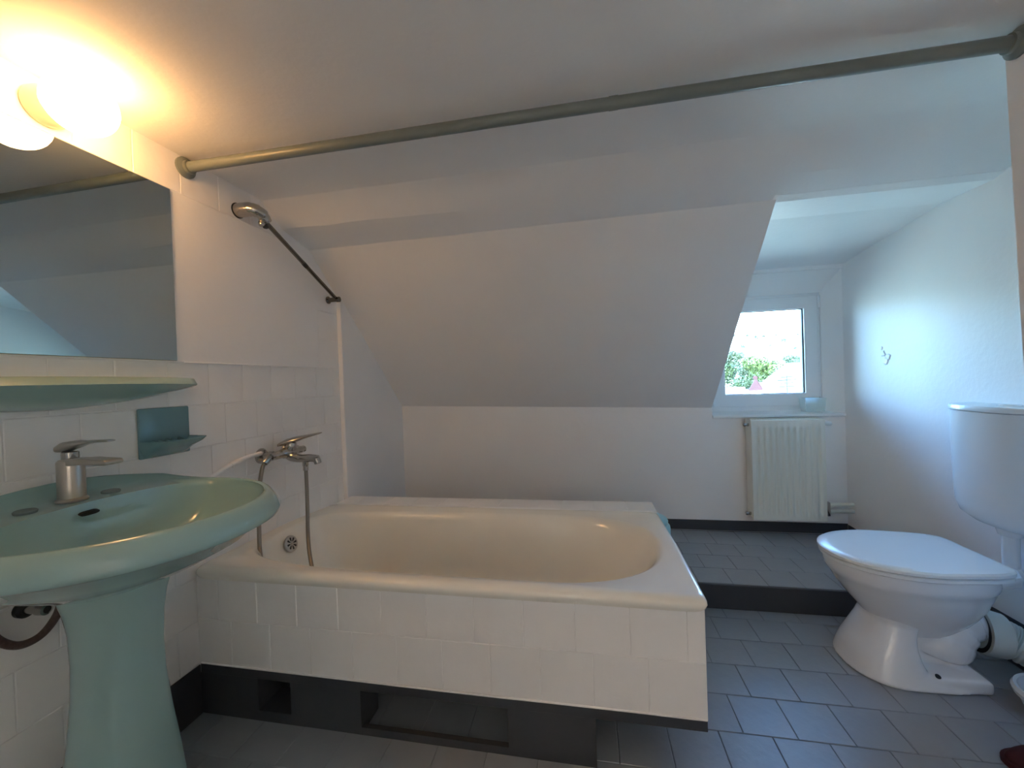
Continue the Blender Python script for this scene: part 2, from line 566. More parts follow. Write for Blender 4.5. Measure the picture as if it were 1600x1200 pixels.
# grey base with niche, slot and the open end
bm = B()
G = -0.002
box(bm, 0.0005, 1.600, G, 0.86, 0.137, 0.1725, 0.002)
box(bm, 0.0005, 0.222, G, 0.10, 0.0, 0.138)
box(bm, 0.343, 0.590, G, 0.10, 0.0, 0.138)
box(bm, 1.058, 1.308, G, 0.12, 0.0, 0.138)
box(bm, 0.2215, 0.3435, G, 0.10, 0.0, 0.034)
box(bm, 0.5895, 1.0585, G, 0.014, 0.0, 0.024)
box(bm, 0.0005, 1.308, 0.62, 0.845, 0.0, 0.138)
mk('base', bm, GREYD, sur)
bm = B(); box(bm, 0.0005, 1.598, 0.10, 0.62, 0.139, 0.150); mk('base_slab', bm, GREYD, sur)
TA = 0.1467
for r in range(2):
    z0, z1 = ((0.3245, 0.4700), (0.1745, 0.3235))[r]
    ph = -0.060 if r == 0 else -0.0145
    x = ph
    while x < 1.6:
        x0 = max(x, 0.002); x1 = min(x + TA, 1.600)
        if x1 - x0 > 0.012:
            tile('y', x1 - x0 - 0.0008, z1 - z0, 0.006, TILEW, sur, ((x0 + x1) / 2, 0.0, (z0 + z1) / 2))
        x += TA
x = -0.02
while x < 1.6:
    x0 = max(x, 0.026); x1 = min(x + 0.15, 1.606)
    if x1 - x0 > 0.012:
        tile('z', x1 - x0 - 0.0022, 0.128, 0.006, TILEW, sur, ((x0 + x1) / 2, 0.797, 0.4755))
    x += 0.15
bm = B()
box(bm, 0.02, 1.604, 0.726, 0.8605, 0.468, 0.4795); mk('ledge_bed', bm, TILEW, sur)
bm = B(); tube(bm, spline([(0.01, -0.006, 0.174), (0.4, -0.0065, 0.1735), (0.9, -0.0065, 0.172), (1.3, -0.0065, 0.174), (1.598, -0.006, 0.173)], 10), 0.0028, 6)
mk('paint_bead', bm, TILEW, sur, 60)

# ------------------------------------------------------------------ bath
bath = thing('bathtub', (0.8, 0.36, 0.2), 'cream enamel bathtub with a rolled rim set into the white tiled surround', 'bathtub')
N = 96
def rrect(x0, x1, y0, y1, z, e):
    cx, cy = (x0 + x1) / 2, (y0 + y1) / 2
    out = []
    for k in range(N):
        t = 2 * PI * k / N
        c, s = math.cos(t), math.sin(t)
        out.append((cx + (x1 - x0) / 2 * sgnpow(c, 2 / e), cy + (y1 - y0) / 2 * sgnpow(s, 2 / e), z))
    return out
def tubring(x0, x1, y0, y1, z, el=4.5, er=2.3):
    """square-ish on the left, round on the right"""
    xm = x1 - (y1 - y0) * 0.62
    cy = (y0 + y1) / 2
    out = []
    for k in range(N):
        t = 2 * PI * k / N
        c, s = math.cos(t), math.sin(t)
        e = er if c >= 0 else el
        rx = (x1 - xm) if c >= 0 else (xm - x0)
        out.append((xm + rx * sgnpow(c, 2 / e), cy + (y1 - y0) / 2 * sgnpow(s, 2 / e), z))
    return out
rings = [
    rrect(0.004, 1.600, -0.002, 0.722, 0.452, 60),
    rrect(0.002, 1.606, -0.012, 0.724, 0.468, 60),
    rrect(0.001, 1.609, -0.017, 0.725, 0.479, 60),
    rrect(0.001, 1.608, -0.015, 0.725, 0.487, 60),
    rrect(0.002, 1.604, -0.007, 0.724, 0.494, 50),
    rrect(0.004, 1.596, 0.006, 0.722, 0.497, 40),
    rrect(0.006, 1.588, 0.018, 0.716, 0.496, 30),
    tubring(0.040, 1.558, 0.040, 0.668, 0.492),
    tubring(0.048, 1.545, 0.050, 0.655, 0.486),
    tubring(0.056, 1.533, 0.058, 0.646, 0.474),
    tubring(0.066, 1.515, 0.066, 0.637, 0.448),
    tubring(0.095, 1.450, 0.085, 0.620, 0.350),
    tubring(0.130, 1.380, 0.105, 0.602, 0.255),
    tubring(0.165, 1.320, 0.130, 0.580, 0.190),
    tubring(0.215, 1.260, 0.170, 0.540, 0.162),
    tubring(0.330, 1.120, 0.250, 0.460, 0.155),
]
def sink(p):
    t = max(0.0, min(1.0, (p[1] - 0.45) / 0.27)); t = t * t * (3 - 2 * t)
    k = max(0.0, min(1.0, (p[2] - 0.43) / 0.05))
    return (p[0], p[1], p[2] - 0.018 * t * k)
rings = [[sink(p) for p in r] for r in rings]
bm = B()
loft(bm, rings, True, False, True)
mk('tub_shell', bm, ENAMEL, bath, 50)
# overflow grating on the tap end
oc = Vector((0.0775, 0.335, 0.437)); ax = Vector((0.95, 0, 0.31)).normalized()
bm = B()
lathe(bm, [(0.030, -0.006), (0.034, 0.003), (0.033, 0.006), (0.028, 0.008), (0.006, 0.007), (0.001, 0.0075)], oc, ax, 28)
ovf = mk('overflow_grating', bm, STEEL, bath, 30)
u = ax.orthogonal().normalized(); w = ax.cross(u)
for k in range(8):
    a = 2 * PI * k / 8
    d = u * math.cos(a) + w * math.sin(a); tt = ax.cross(d)
    bm = B()
    pts = []
    for (rad, hw) in ((0.009, 0.0015), (0.022, 0.0042), (0.025, 0.003)):
        pts.append((rad, hw))
    ring = [oc + ax * 0.0083 + d * r + tt * h for r, h in pts] + [oc + ax * 0.0083 + d * r - tt * h for r, h in pts[::-1]]
    ring2 = [p - ax * 0.003 for p in ring]
    loft(bm, [ring2, ring])
    mk('slot', bm, BLACK, ovf)
bm = B(); lathe(bm, [(0.005, 0.006), (0.005, 0.0095), (0.003, 0.0105)], oc, ax, 12); mk('screw', bm, CHROME, ovf, 40)

# ------------------------------------------------------------------ washbasin
BY = -0.36
basin = thing('pedestal_washbasin', (0.19, BY, 0), 'teal ceramic pedestal washbasin against the white tiled wall', 'washbasin')
n = 72
def bring(f):
    out = []
    for k in range(n):
        t = 2 * PI * k / n
        c, s = math.cos(t), math.sin(t)
        out.append(f(c, s))
    return out
def outline(c, s, inset=0.0, z=0.82, back=0.0):
    if c >= 0:
        x = 0.20 + (0.355 - inset) * sgnpow(c, 0.96); y = BY + (0.312 - inset) * sgnpow(s, 0.96)
    else:
        x = 0.20 - (0.20 - back) * abs(c) ** 0.42; y = BY + (0.312 - inset) * sgnpow(s, 0.96 - 0.25 * abs(c))
    return x, y, z
def backw(c):
    return max(0.0, min(1.0, -c * 1.6)) ** 1.2
def arch(y):
    q = abs(y - BY) / 0.312
    return max(0.0, math.cos(min(q, 1) * PI / 2)) ** 0.8
def opening(c, s, k=1.0, z=0.8, dx=0.0):
    if c >= 0: x = 0.235 + dx + 0.272 * k * sgnpow(c, 0.95)
    else: x = 0.235 + dx - 0.105 * k * abs(c) ** 0.55
    return x, BY + 0.266 * k * sgnpow(s, 0.92), z
R = []
R.append(bring(lambda c, s: (0.19 + 0.088 * c, BY + 0.088 * s, 0.636)))
R.append(bring(lambda c, s: (0.19 + 0.105 * c, BY + 0.110 * s, 0.646)))
def under(f, z):
    def g(c, s):
        x, y, _ = outline(c, s, 0.035, z, 0.03)
        return (0.19 + (x - 0.19) * f, BY + (y - BY) * f, z)
    return g
R.append(bring(under(0.62, 0.680)))
R.append(bring(under(0.86, 0.720)))
R.append(bring(under(0.97, 0.752)))
R.append(bring(lambda c, s: outline(c, s, 0.018, 0.760, 0.004)))
R.append(bring(lambda c, s: outline(c, s, 0.006, 0.766, 0.002)))
R.append(bring(lambda c, s: outline(c, s, 0.002, 0.778, 0.002)))
def top(inset, z, zb, back):
    def g(c, s):
        x, y, _ = outline(c, s, inset, z, back)
        wgt = backw(c)
        return x, y, z + wgt * (zb * arch(y))
    return g
R.append(bring(top(0.012, 0.798, 0.068, 0.002)))
R.append(bring(top(0.022, 0.8135, 0.060, 0.006)))
R.append(bring(top(0.029, 0.8195, 0.051, 0.014)))
R.append(bring(top(0.034, 0.8205, 0.026, 0.028)))
R.append(bring(top(0.040, 0.8180, 0.019, 0.045)))
def lip(k, z, dx=0.0, zb=0.018):
    return bring(lambda c, s: (lambda p: (p[0], p[1], z + backw(c) * zb * arch(p[1])))(opening(c, s, k, z, dx)))
R.append(lip(1.005, 0.8115, 0, 0.020))
R.append(lip(0.985, 0.802, 0, 0.014))
R.append(lip(0.955, 0.785, 0, 0.006))
R.append(lip(0.88, 0.752, 0.0, 0))
R.append(lip(0.76, 0.722, 0.0, 0))
R.append(lip(0.56, 0.700, 0.0, 0))
R.append(lip(0.30, 0.690, 0.0, 0))
R.append(lip(0.08, 0.687, 0.0, 0))
bm = B(); loft(bm, R, True, True, True)
bowl = mk('bowl', bm, TEAL, basin, 75)
# overflow slot
bm = B()
ring = []
for k in range(16):
    t = 2 * PI * k / 16
    ring.append((0.1345, -0.372 + 0.019 * sgnpow(math.cos(t), 0.6), 0.8095 + 0.0045 * sgnpow(math.sin(t), 0.8)))
loft(bm, [ring, [(p[0] + 0.0075, p[1], p[2] - 0.002) for p in ring]])
mk('overflow_slot', bm, BLACK, bowl)
for dy in (-0.085, 0.075):
    bm = B(); lathe(bm, [(0.018, -0.004), (0.019, 0.001), (0.017, 0.003), (0.004, 0.0035)], (0.088, -0.368 + dy, 0.8365), (0.05, 0, 1), 20)
    mk('tap_hole_plug', bm, PLUG, bowl, 40)
bm = B(); lathe(bm, [(0.022, 0), (0.022, 0.003), (0.014, 0.004), (0.012, 0.001)], (0.24, BY, 0.6885), (0, 0, 1), 20); mk('drain', bm, CHROME, bowl, 40)
# pedestal
def pring(z, r, rx=None, cx=0.19):
    rx = rx or r
    out = []
    for k in range(48):
        t = 2 * PI * k / 48
        c, s = math.cos(t), math.sin(t)
        f = 1 + 0.05 * math.exp(-((abs(s) - 0.62) / 0.16) ** 2) * (1 if c > 0 else 0)   # soft edges beside the front face
        out.append((cx + rx * f * sgnpow(c, 0.9), BY + r * f * sgnpow(s, 0.9), z))
    return out
bm = B()
loft(bm, [pring(0.0, 0.116, 0.116), pring(0.012, 0.116, 0.116), pring(0.10, 0.110, 0.110), pring(0.20, 0.1005, 0.100), pring(0.30, 0.088, 0.088), pring(0.40, 0.079, 0.079), pring(0.48, 0.0765, 0.078),
          pring(0.55, 0.079, 0.081), pring(0.60, 0.086, 0.087), pring(0.640, 0.096, 0.096), pring(0.652, 0.094, 0.094)])
mk('pedestal', bm, TEAL, basin, 60)
bm = B(); box(bm, 0.001, 0.062, -0.60, -0.395, 0.632, 0.690, 0.008); box(bm, 0.001, 0.062, -0.325, -0.13, 0.660, 0.700, 0.008)
mk('unglazed_back', bm, mat('unglazed_ceramic', (0.55, 0.53, 0.50), 0.8, var=0.2, vscale=30), basin)

# basin tap
tap = thing('basin_tap', (0.082, -0.368, 0.838), 'brushed nickel single lever tap on the teal washbasin deck', 'tap')
c0 = (0.082, -0.368, 0.834)
bm = B(); lathe(bm, [(0.028, 0), (0.029, 0.004), (0.027, 0.007), (0.0245, 0.009), (0.0245, 0.094), (0.0235, 0.098), (0.010, 0.099)], c0, (0, 0, 1), 28); mk('body', bm, STEEL, tap, 35)
bm = B()
prism(bm, [(-0.012, 0.919), (0.060, 0.925), (0.126, 0.923), (0.134, 0.925), (0.134, 0.932), (0.128, 0.936), (0.060, 0.938), (-0.012, 0.936)], 'y', -0.387, -0.349, 0.003)
for v in bm.verts: v.co.x += 0.082
mk('spout', bm, STEEL, tap, 30)
bm = B(); lathe(bm, [(0.015, 0), (0.0155, 0.002), (0.0155, 0.022), (0.013, 0.024)], (0.082, -0.368, 0.930), (0, 0, 1), 24); mk('cartridge', bm, CHROME, tap, 35)
bm = B()
rings = []
for (x, z, hw, hz) in ((-0.026, 0.957, 0.006, 0.004), (-0.022, 0.961, 0.018, 0.009), (-0.004, 0.966, 0.021, 0.012), (0.018, 0.9705, 0.020, 0.010), (0.045, 0.9745, 0.017, 0.005), (0.085, 0.978, 0.014, 0.0032), (0.118, 0.979, 0.012, 0.003), (0.126, 0.979, 0.009, 0.002)):
    rings.append([(0.082 + x, -0.368 + hw * sgnpow(math.cos(2 * PI * k / 16), 0.7), z + hz * sgnpow(math.sin(2 * PI * k / 16), 0.7)) for k in range(16)])
loft(bm, rings); mk('lever', bm, STEEL, tap, 40)

# feed below the basin: wall valve and braided hose
valve = thing('angle_valve', (0.0, -0.418, 0.598), 'small chrome wall valve with a black collar under the teal washbasin', 'valve')
bm = B(); lathe(bm, [(0.019, 0.0), (0.019, 0.012), (0.014, 0.016), (0.010, 0.016)], (0.0008, -0.418, 0.594), (1, 0, 0), 20); mk('collar', bm, BLACK, valve, 35)
bm = B(); lathe(bm, [(0.010, 0.0), (0.010, 0.03), (0.0125, 0.031), (0.0125, 0.05), (0.008, 0.052), (0.0075, 0.044)], (0.0135, -0.418, 0.594), (1, 0.12, 0), 20); mk('stub', bm, CHROME, valve, 35)
bm = B(); lathe(bm, [(0.0073, 0), (0.0073, 0.001)], (0.0625, -0.412, 0.594), (1, 0.12, 0), 16); mk('bore', bm, BLACK, valve)
hose = thing('braided_hose', (0.03, -0.42, 0.52), 'brown braided supply hose looping under the teal washbasin', 'hose')
bm = B(); tube(bm, spline([(0.03, -0.374, 0.642), (0.03, -0.366, 0.600), (0.03, -0.374, 0.560), (0.03, -0.404, 0.527), (0.03, -0.440, 0.526), (0.03, -0.470, 0.553), (0.03, -0.492, 0.60), (0.03, -0.50, 0.650)], 8), 0.0085, 12)
mk('loop', bm, HOSE, hose, 60)
bm = B(); lathe(bm, [(0.0105, 0), (0.0105, 0.02)], (0.03, -0.374, 0.622), (0, 0.0, 1), 12); mk('ferrule', bm, CHROME, hose, 40)

# ------------------------------------------------------------------ mirror, shelf, soap dish, lamp
mirror = thing('wall_mirror', (0.004, -0.36, 1.465), 'frameless wall mirror above the teal shelf', 'mirror')
bm = B(); box(bm, 0.0045, 0.0095, -0.690, -0.042, 1.190, 1.746, 0.0008, 1); mk('glass_plate', bm, MIRROR, mirror)
bm = B(); box(bm, 0.0036, 0.0045, -0.691, -0.0412, 1.1892, 1.7468); mk('backing', bm, mat('mirror_edge', (0.45, 0.36, 0.25), 0.6), mirror)

shelf = thing('ceramic_shelf', (0.0, -0.36, 1.11), 'pale teal ceramic shelf below the mirror, bowed underneath', 'shelf')
bm = B()
rings = []
for i in range(25):
    t = -1 + 2 * i / 24
    y = -0.365 + 0.352 * t
    e = max(0.0, 1 - abs(t) ** 2.6)
    d = 0.050 + 0.085 * e ** 0.6              # projection
    if abs(t) > 0.98: d = 0.035
    h = 0.003 + 0.055 * max(0.0, 1 - abs(t) ** 1.7) # depth of the bowed underside
    z = 1.130 - 0.004 * t * t
    ring = [(0.001, y, z), (d * 0.70, y, z - 0.001), (d * 0.80, y, z + 0.004), (d * 0.86, y, z + 0.002), (d, y, z - 0.016), (d - 0.004, y, z - 0.020), (d * 0.72, y, z - 0.020 - h * 0.55), (d * 0.4, y, z - 0.02 - h * 0.92), (0.001, y, z - 0.02 - h)]
    rings.append(ring)
loft(bm, rings, True, True, True); mk('shelf_body', bm, TEAL, shelf, 50)

soap = thing('soap_dish', (0.0, -0.088, 0.96), 'dark teal ceramic soap dish set into the white wall tiles', 'soap dish')
bm = B()
prism(bm, [(-0.164, 0.890), (-0.012, 0.890), (-0.012, 1.041), (-0.164, 1.041)], 'x', 0.0005, 0.010, 0.004); mk('back_plate', bm, TEALD, soap, 40)
bm = B()
def sring(z, ext, hw, k):
    return [(0.008 if abs(a) == 1.0 else 0.008 + ext * (1 - abs(a) ** k) ** (1 / k), -0.088 + hw * a, z) for a in [i / 12 for i in range(-12, 13)]]
outer = [sring(0.892, 0.012, 0.068, 2.5), sring(0.905, 0.030, 0.070, 2.5), sring(0.918, 0.056, 0.074, 3), sring(0.930, 0.078, 0.078, 4), sring(0.940, 0.086, 0.080, 5), sring(0.943, 0.085, 0.0795, 5), sring(0.941, 0.077, 0.072, 5), sring(0.930, 0.070, 0.066, 4), sring(0.924, 0.060, 0.055, 3)]
loft(bm, outer, True, True, True); tray = mk('tray', bm, TEALD, soap, 45)
for k in range(5):
    bm = B(); y = -0.128 + 0.02 * k
    tube(bm, [(0.009, y, 0.938), (0.03, y, 0.931), (0.066, y, 0.928)], [0.0055, 0.0045, 0.003], 8); mk('ridge', bm, TEALD, tray, 60)

lamp = thing('globe_wall_lamp', (0.0, -0.335, 1.805), 'glowing round opal glass wall lamp above the mirror', 'lamp')
bm = B(); lathe(bm, [(0.046, 0.001), (0.048, 0.006), (0.047, 0.020), (0.043, 0.030), (0.040, 0.048), (0.03, 0.050)], (0.0, -0.338, 1.812), (1, 0, 0), 36); mk('base_plate', bm, LAMPB, lamp, 40)
bm = B()
prof = []
for k in range(17):
    t = PI * k / 16
    prof.append((0.0690 * math.sin(t) ** 0.92, 0.120 - 0.068 * math.cos(t)))
lathe(bm, prof, (0.0, -0.339, 1.799), (1, 0.0, 0.0), 36); mk('globe', bm, LAMPG, lamp, 80)

# ------------------------------------------------------------------ shower fittings
rail = thing('shower_curtain_rail', (1.175, 0.03, 1.846), 'long grey painted curtain pole running below the ceiling between two walls', 'curtain rail')
bm = B(); tube(bm, [(0.010, 0.018, 1.8462), (0.6, 0.024, 1.8462), (1.2, 0.030, 1.846), (1.8, 0.037, 1.846), (2.345, 0.043, 1.846)], 0.0170, 16); mk('pole', bm, POLE, rail, 60)
for x, y, d in ((0.0006, 0.018, 1), (2.3494, 0.043, -1)):
    bm = B(); lathe(bm, [(0.034, 0), (0.034, 0.006), (0.026, 0.011), (0.0215, 0.014), (0.0215, 0.024), (0.0175, 0.025)], (x, y, 1.846), (d, 0, 0), 24); mk('flange', bm, POLE, rail, 35)
bm = B(); tube(bm, [(1.40, 0.0322, 1.846), (1.425, 0.0322, 1.846)], 0.0180, 16); mk('joint_sleeve', bm, POLE, rail, 60)

sr = thing('shower_slide_bar', (0.0, 0.25, 1.78), 'chrome slanted shower bar with a thick elbow on the left wall', 'shower bar')
bm = B()
lathe(bm, [(0.029, 0.0005), (0.029, 0.003)], (0, 0.222, 1.786), (1, 0, 0), 24); mk('wall_gasket', bm, BLACK, sr, 40)
bm = B()
tube(bm, spline([(0.003, 0.222, 1.786), (0.030, 0.224, 1.787), (0.056, 0.229, 1.787), (0.074, 0.243, 1.782), (0.080, 0.262, 1.772), (0.078, 0.278, 1.757)], 6),
     [0.0265] * 6 + [0.0262] * 6 + [0.025] * 6 + [0.023] * 6 + [0.020] * 7, 20); mk('elbow', bm, CHROME, sr, 60)
bm = B(); lathe(bm, [(0.019, -0.012), (0.0205, -0.008), (0.0205, 0.004), (0.016, 0.009)], (0.078, 0.268, 1.762), (0, 0.72, -0.69), 20); mk('collar', bm, CHROME, sr, 40)
bm = B()
lathe(bm, [(0.009, 0), (0.011, 0.004), (0.013, 0.02), (0.010, 0.026)], (0.072, 0.262, 1.758), (0.1, -0.25, -1), 14); mk('handset_clip', bm, CHROME, sr, 40)
bm = B(); lathe(bm, [(0.010, 0), (0.011, 0.018), (0.008, 0.02)], (0.076, 0.272, 1.748), (0.25, -0.05, -1), 12); mk('clip_knob', bm, BLACK, sr, 40)
bm = B(); tube(bm, [(0.074, 0.268, 1.760), (0.052, 0.757, 1.540)], 0.0090, 12); mk('rod', bm, DCHR, sr, 60)
bm = B(); tube(bm, [(0.0632, 0.50, 1.6558), (0.0622, 0.522, 1.646)], 0.0098, 12); mk('rod_joint', bm, BLACK, sr, 60)
bm = B(); lathe(bm, [(0.019, 0.0005), (0.019, 0.006), (0.012, 0.010), (0.0115, 0.05), (0.014, 0.052), (0.014, 0.068), (0.010, 0.071)], (0.0, 0.757, 1.540), (1, 0, 0), 20); mk('end_bracket', bm, DCHR, sr, 40)

mx = thing('bath_mixer_tap', (0.0, 0.355, 0.815), 'chrome bath mixer tap on the wall above the tub end', 'tap')
for y in (0.285, 0.425):
    bm = B(); lathe(bm, [(0.031, 0.0005), (0.031, 0.004), (0.024, 0.014), (0.014, 0.017), (0.013, 0.040), (0.019, 0.041), (0.019, 0.056), (0.012, 0.058)], (0, y, 0.815), (1, 0, 0), 24); mk('wall_rose', bm, CHROME, mx, 35)
bm = B(); tube(bm, spline([(0.066, 0.262, 0.815), (0.068, 0.30, 0.816), (0.070, 0.355, 0.818), (0.068, 0.41, 0.816), (0.066, 0.448, 0.815)], 6), [0.015] * 4 + [0.017] * 5 + [0.022] * 7 + [0.017] * 5 + [0.015] * 4, 18); mk('mixer_body', bm, CHROME, mx, 50)
bm = B(); lathe(bm, [(0.020, 0), (0.023, 0.012), (0.023, 0.026), (0.018, 0.036)], (0.072, 0.355, 0.826), (0.35, 0.1, 1), 22); mk('cartridge_cap', bm, CHROME, mx, 40)
bm = B()
rings = []
for (s, z, hw, hz) in ((-0.045, 0.850, 0.014, 0.006), (-0.010, 0.862, 0.030, 0.013), (0.03, 0.871, 0.030, 0.011), (0.07, 0.879, 0.023, 0.007), (0.115, 0.887, 0.013, 0.004), (0.125, 0.889, 0.008, 0.002)):
    d = Vector((0.80, 0.6, 0)); q = Vector((-0.6, 0.80, 0))
    base = Vector((0.074, 0.358, z)) + d * s
    rings.append([base + q * hw * math.cos(2 * PI * k / 16) + Vector((0, 0, hz * math.sin(2 * PI * k / 16))) for k in range(16)])
loft(bm, rings); mk('lever', bm, CHROME, mx, 50)
bm = B(); tube(bm, spline([(0.070, 0.352, 0.808), (0.095, 0.352, 0.796), (0.130, 0.353, 0.792), (0.175, 0.354, 0.793), (0.205, 0.355, 0.790)], 6), [0.019] * 6 + [0.0175] * 6 + [0.0165] * 6 + [0.0155] * 7, 18); mk('spout', bm, CHROME, mx, 50)
bm = B(); lathe(bm, [(0.013, 0), (0.014, 0.006), (0.014, 0.022), (0.011, 0.024)], (0.200, 0.355, 0.792), (0.35, 0, -1), 18); mk('aerator', bm, CHROME, mx, 40)
bm = B(); lathe(bm, [(0.012, 0), (0.012, 0.022), (0.010, 0.026)], (0.150, 0.353, 0.784), (0, 0, -1), 16); mk('hose_outlet', bm, CHROME, mx, 40)
bm = B(); lathe(bm, [(0.012, 0), (0.015, 0.01), (0.013, 0.034)], (0.066, 0.258, 0.818), (-0.1, -0.75, -0.65), 16); mk('hose_elbow', bm, CHROME, mx, 40)

def ribbed(bm, pts, r, seg=10):
    P = spline(pts, 26)
    tube(bm, P, [r * (1.0 if k % 2 else 0.90) for k in range(len(P))], seg)
h1 = thing('shower_hose', (0.15, 0.34, 0.75), 'metal shower hose hanging from the mixer spout into the tub', 'hose')
bm = B(); ribbed(bm, [(0.150, 0.353, 0.765), (0.152, 0.352, 0.68), (0.156, 0.346, 0.58), (0.170, 0.325, 0.50), (0.205, 0.285, 0.43), (0.255, 0.24, 0.36)], 0.0078); mk('hose_length', bm, HOSEM, h1, 40)
bm = B(); lathe(bm, [(0.0105, 0), (0.0105, 0.024)], (0.150, 0.353, 0.742), (0, 0, 1), 12); mk('ferrule', bm, CHROME, h1, 40)
h2 = thing('second_shower_hose', (0.05, 0.22, 0.75), 'metal shower hose passing behind the washbasin down to the tub rim', 'hose')
bm = B(); ribbed(bm, [(0.060, 0.243, 0.806), (0.057, 0.226, 0.770), (0.056, 0.212, 0.70), (0.060, 0.200, 0.60), (0.074, 0.182, 0.51), (0.088, 0.170, 0.46), (0.100, 0.162, 0.41)], 0.0078); mk('hose_length', bm, HOSEM, h2, 40)
wp = thing('white_wall_pipe', (0.015, 0.16, 0.80), 'white painted pipe sloping along the wall from the washbasin to the bath mixer', 'pipe')
bm = B(); tube(bm, spline([(0.011, -0.02, 0.745), (0.011, 0.065, 0.787), (0.011, 0.14, 0.812), (0.012, 0.21, 0.825), (0.013, 0.272, 0.828)], 6), 0.0085, 12); mk('pipe_length', bm, WALL, wp, 60)
bm = B(); tube(bm, [(0.011, 0.135, 0.8105), (0.0113, 0.165, 0.818)], 0.0098, 12); mk('pipe_socket', bm, WALL, wp, 60)

# ------------------------------------------------------------------ radiator
rad = thing('panel_radiator', (2.44, 1.46, 0.21), 'cream ribbed panel radiator hanging below the window', 'radiator')
x0, x1, z0, z1 = 2.258, 2.642, 0.214, 0.803
yf = 1.418
bm = B()
cols = 121
zr = [z0, z0 + 0.003, z0 + 0.028, z0 + 0.045, z0 + 0.06, z1 - 0.065, z1 - 0.05, z1 - 0.035, z1 - 0.003, z1]
am = [0, 0, 0, 0.5, 1, 1, 0.5, 0, 0, 0]
ins = [0.004, 0, 0, 0, 0, 0, 0, 0, 0, 0.004]
V = []
nf = 11
for z, a, i_ in zip(zr, am, ins):
    row = []
    for c in range(cols):
        s = c / (cols - 1)
        x = x0 + (x1 - x0) * s
        q = (s * (nf + 1) - 0.5)
        wv = 0.0
        if 0 < q < nf:
            f = q - math.floor(q)
            wv = 0.5 - 0.5 * math.cos(2 * PI * f)
            wv = max(0.0, min(1.0, (wv - 0.25) * 2.0))
        row.append(bm.verts.new((x, yf + i_ + a * wv * 0.0125, z)))
    V.append(row)
for j in range(len(V) - 1):
    for c in range(cols - 1):
        bm.faces.new((V[j][c], V[j][c + 1], V[j + 1][c + 1], V[j + 1][c]))
# close the panel to the back
bk = [[bm.verts.new((x0, yf + 0.018, z)) for z in (z0, z1)], [bm.verts.new((x1, yf + 0.018, z)) for z in (z0, z1)]]
bm.faces.new([V[j][0] for j in range(len(V))] + [bk[0][1], bk[0][0]])
bm.faces.new([V[j][-1] for j in range(len(V))][::-1] + [bk[1][0], bk[1][1]])
bm.faces.new(V[0] + [bk[1][0], bk[0][0]])
bm.faces.new(V[-1][::-1] + [bk[0][1], bk[1][1]])
bm.faces.new((bk[0][0], bk[1][0], bk[1][1], bk[0][1]))
mk('front_panel', bm, RADI, rad, 50)
for xs in (x0 - 0.001, x1 - 0.004):
    bm = B(); box(bm, xs, xs + 0.005, yf + 0.012, 1.506, z0 + 0.012, z1 + 0.002, 0.0015); mk('side_cover', bm, RADI, rad)
bm = B()
box(bm, x0, x1, yf + 0.012, yf + 0.020, z1 - 0.004, z1 + 0.003)
box(bm, x0, x1, 1.494, 1.504, z1 - 0.004, z1 + 0.003)
for k in range(26):
    xx = x0 + 0.012 + (x1 - x0 - 0.024) * k / 25
    box(bm, xx - 0.002, xx + 0.002, yf + 0.018, 1.497, z1 - 0.006, z1 + 0.0025)
mk('top_grille', bm, RADI, rad)
bm = B(); box(bm, x0 + 0.004, x1 - 0.004, 1.470, 1.488, z0 + 0.004, z1 - 0.012, 0.004); mk('rear_panel', bm, RADI, rad)
for xx in (x0 + 0.07, x1 - 0.07):
    bm = B(); box(bm, xx - 0.012, xx + 0.012, 1.486, YD - 0.0005, z0 + 0.08, z1 - 0.05); mk('wall_bracket', bm, RADI, rad)
for (x, z, d) in ((x0 - 0.004, z1 - 0.03, -1), (x0 - 0.004, z0 + 0.03, -1), (x1 + 0.004, z1 - 0.03, 1)):
    bm = B(); lathe(bm, [(0.009, -0.004), (0.010, 0.006), (0.0075, 0.008), (0.0075, 0.014), (0.011, 0.015), (0.011, 0.024), (0.008, 0.027)] if d < 0 else [(0.006, -0.004), (0.006, 0.016), (0.010, 0.018), (0.013, 0.028), (0.012, 0.044), (0.007, 0.048)], (x, 1.455, z), (d, 0, 0), 16)
    plug = mk('end_plug' if d < 0 else 'air_vent', bm, CHROME if d < 0 else PLAST, rad, 35)
bm = B(); box(bm, 2.642, 2.672, 1.440, 1.478, 0.240, 0.322, 0.006); mk('valve_block', bm, CHROME, rad, 40)
rp = thing('radiator_pipes', (2.72, 1.46, 0.28), 'two short cream heating pipes from the radiator into the right wall', 'pipe')
for z in (0.303, 0.264):
    bm = B(); tube(bm, [(2.672, 1.458, z), (2.72, 1.458, z + 0.002), (2.797, 1.460, z + 0.003)], 0.0105, 14); mk('pipe_run', bm, PIPEW, rp, 60)
    bm = B(); lathe(bm, [(0.014, 0), (0.015, 0.004), (0.015, 0.014), (0.011, 0.016)], (2.6725, 1.458, z), (1, 0, 0), 14); mk('compression_nut', bm, PIPEW, rp, 40)

# translucent box on the sill
sb = thing('translucent_box', (2.655, 1.572, 0.83), 'small translucent pale plastic box on the window sill right end', 'box')
bm = B()
def bxr(z, w, d): return [(2.657 - w, 1.570 - d, z), (2.657 + w, 1.570 - d, z), (2.657 + w, 1.570 + d, z), (2.657 - w, 1.570 + d, z)]
loft(bm, [bxr(0.834, 0.050, 0.030), bxr(0.918, 0.057, 0.036), bxr(0.918, 0.0545, 0.0335), bxr(0.837, 0.0475, 0.0275)], True, True, True)
mk('box_walls', bm, TRANSL, sb)
bm = B()
prism(bm, [(2.606, 0.913), (2.612, 0.916), (2.708, 0.842), (2.702, 0.838)], 'y', 1.5395, 1.5415); mk('diagonal_fold', bm, TRANSL, sb)

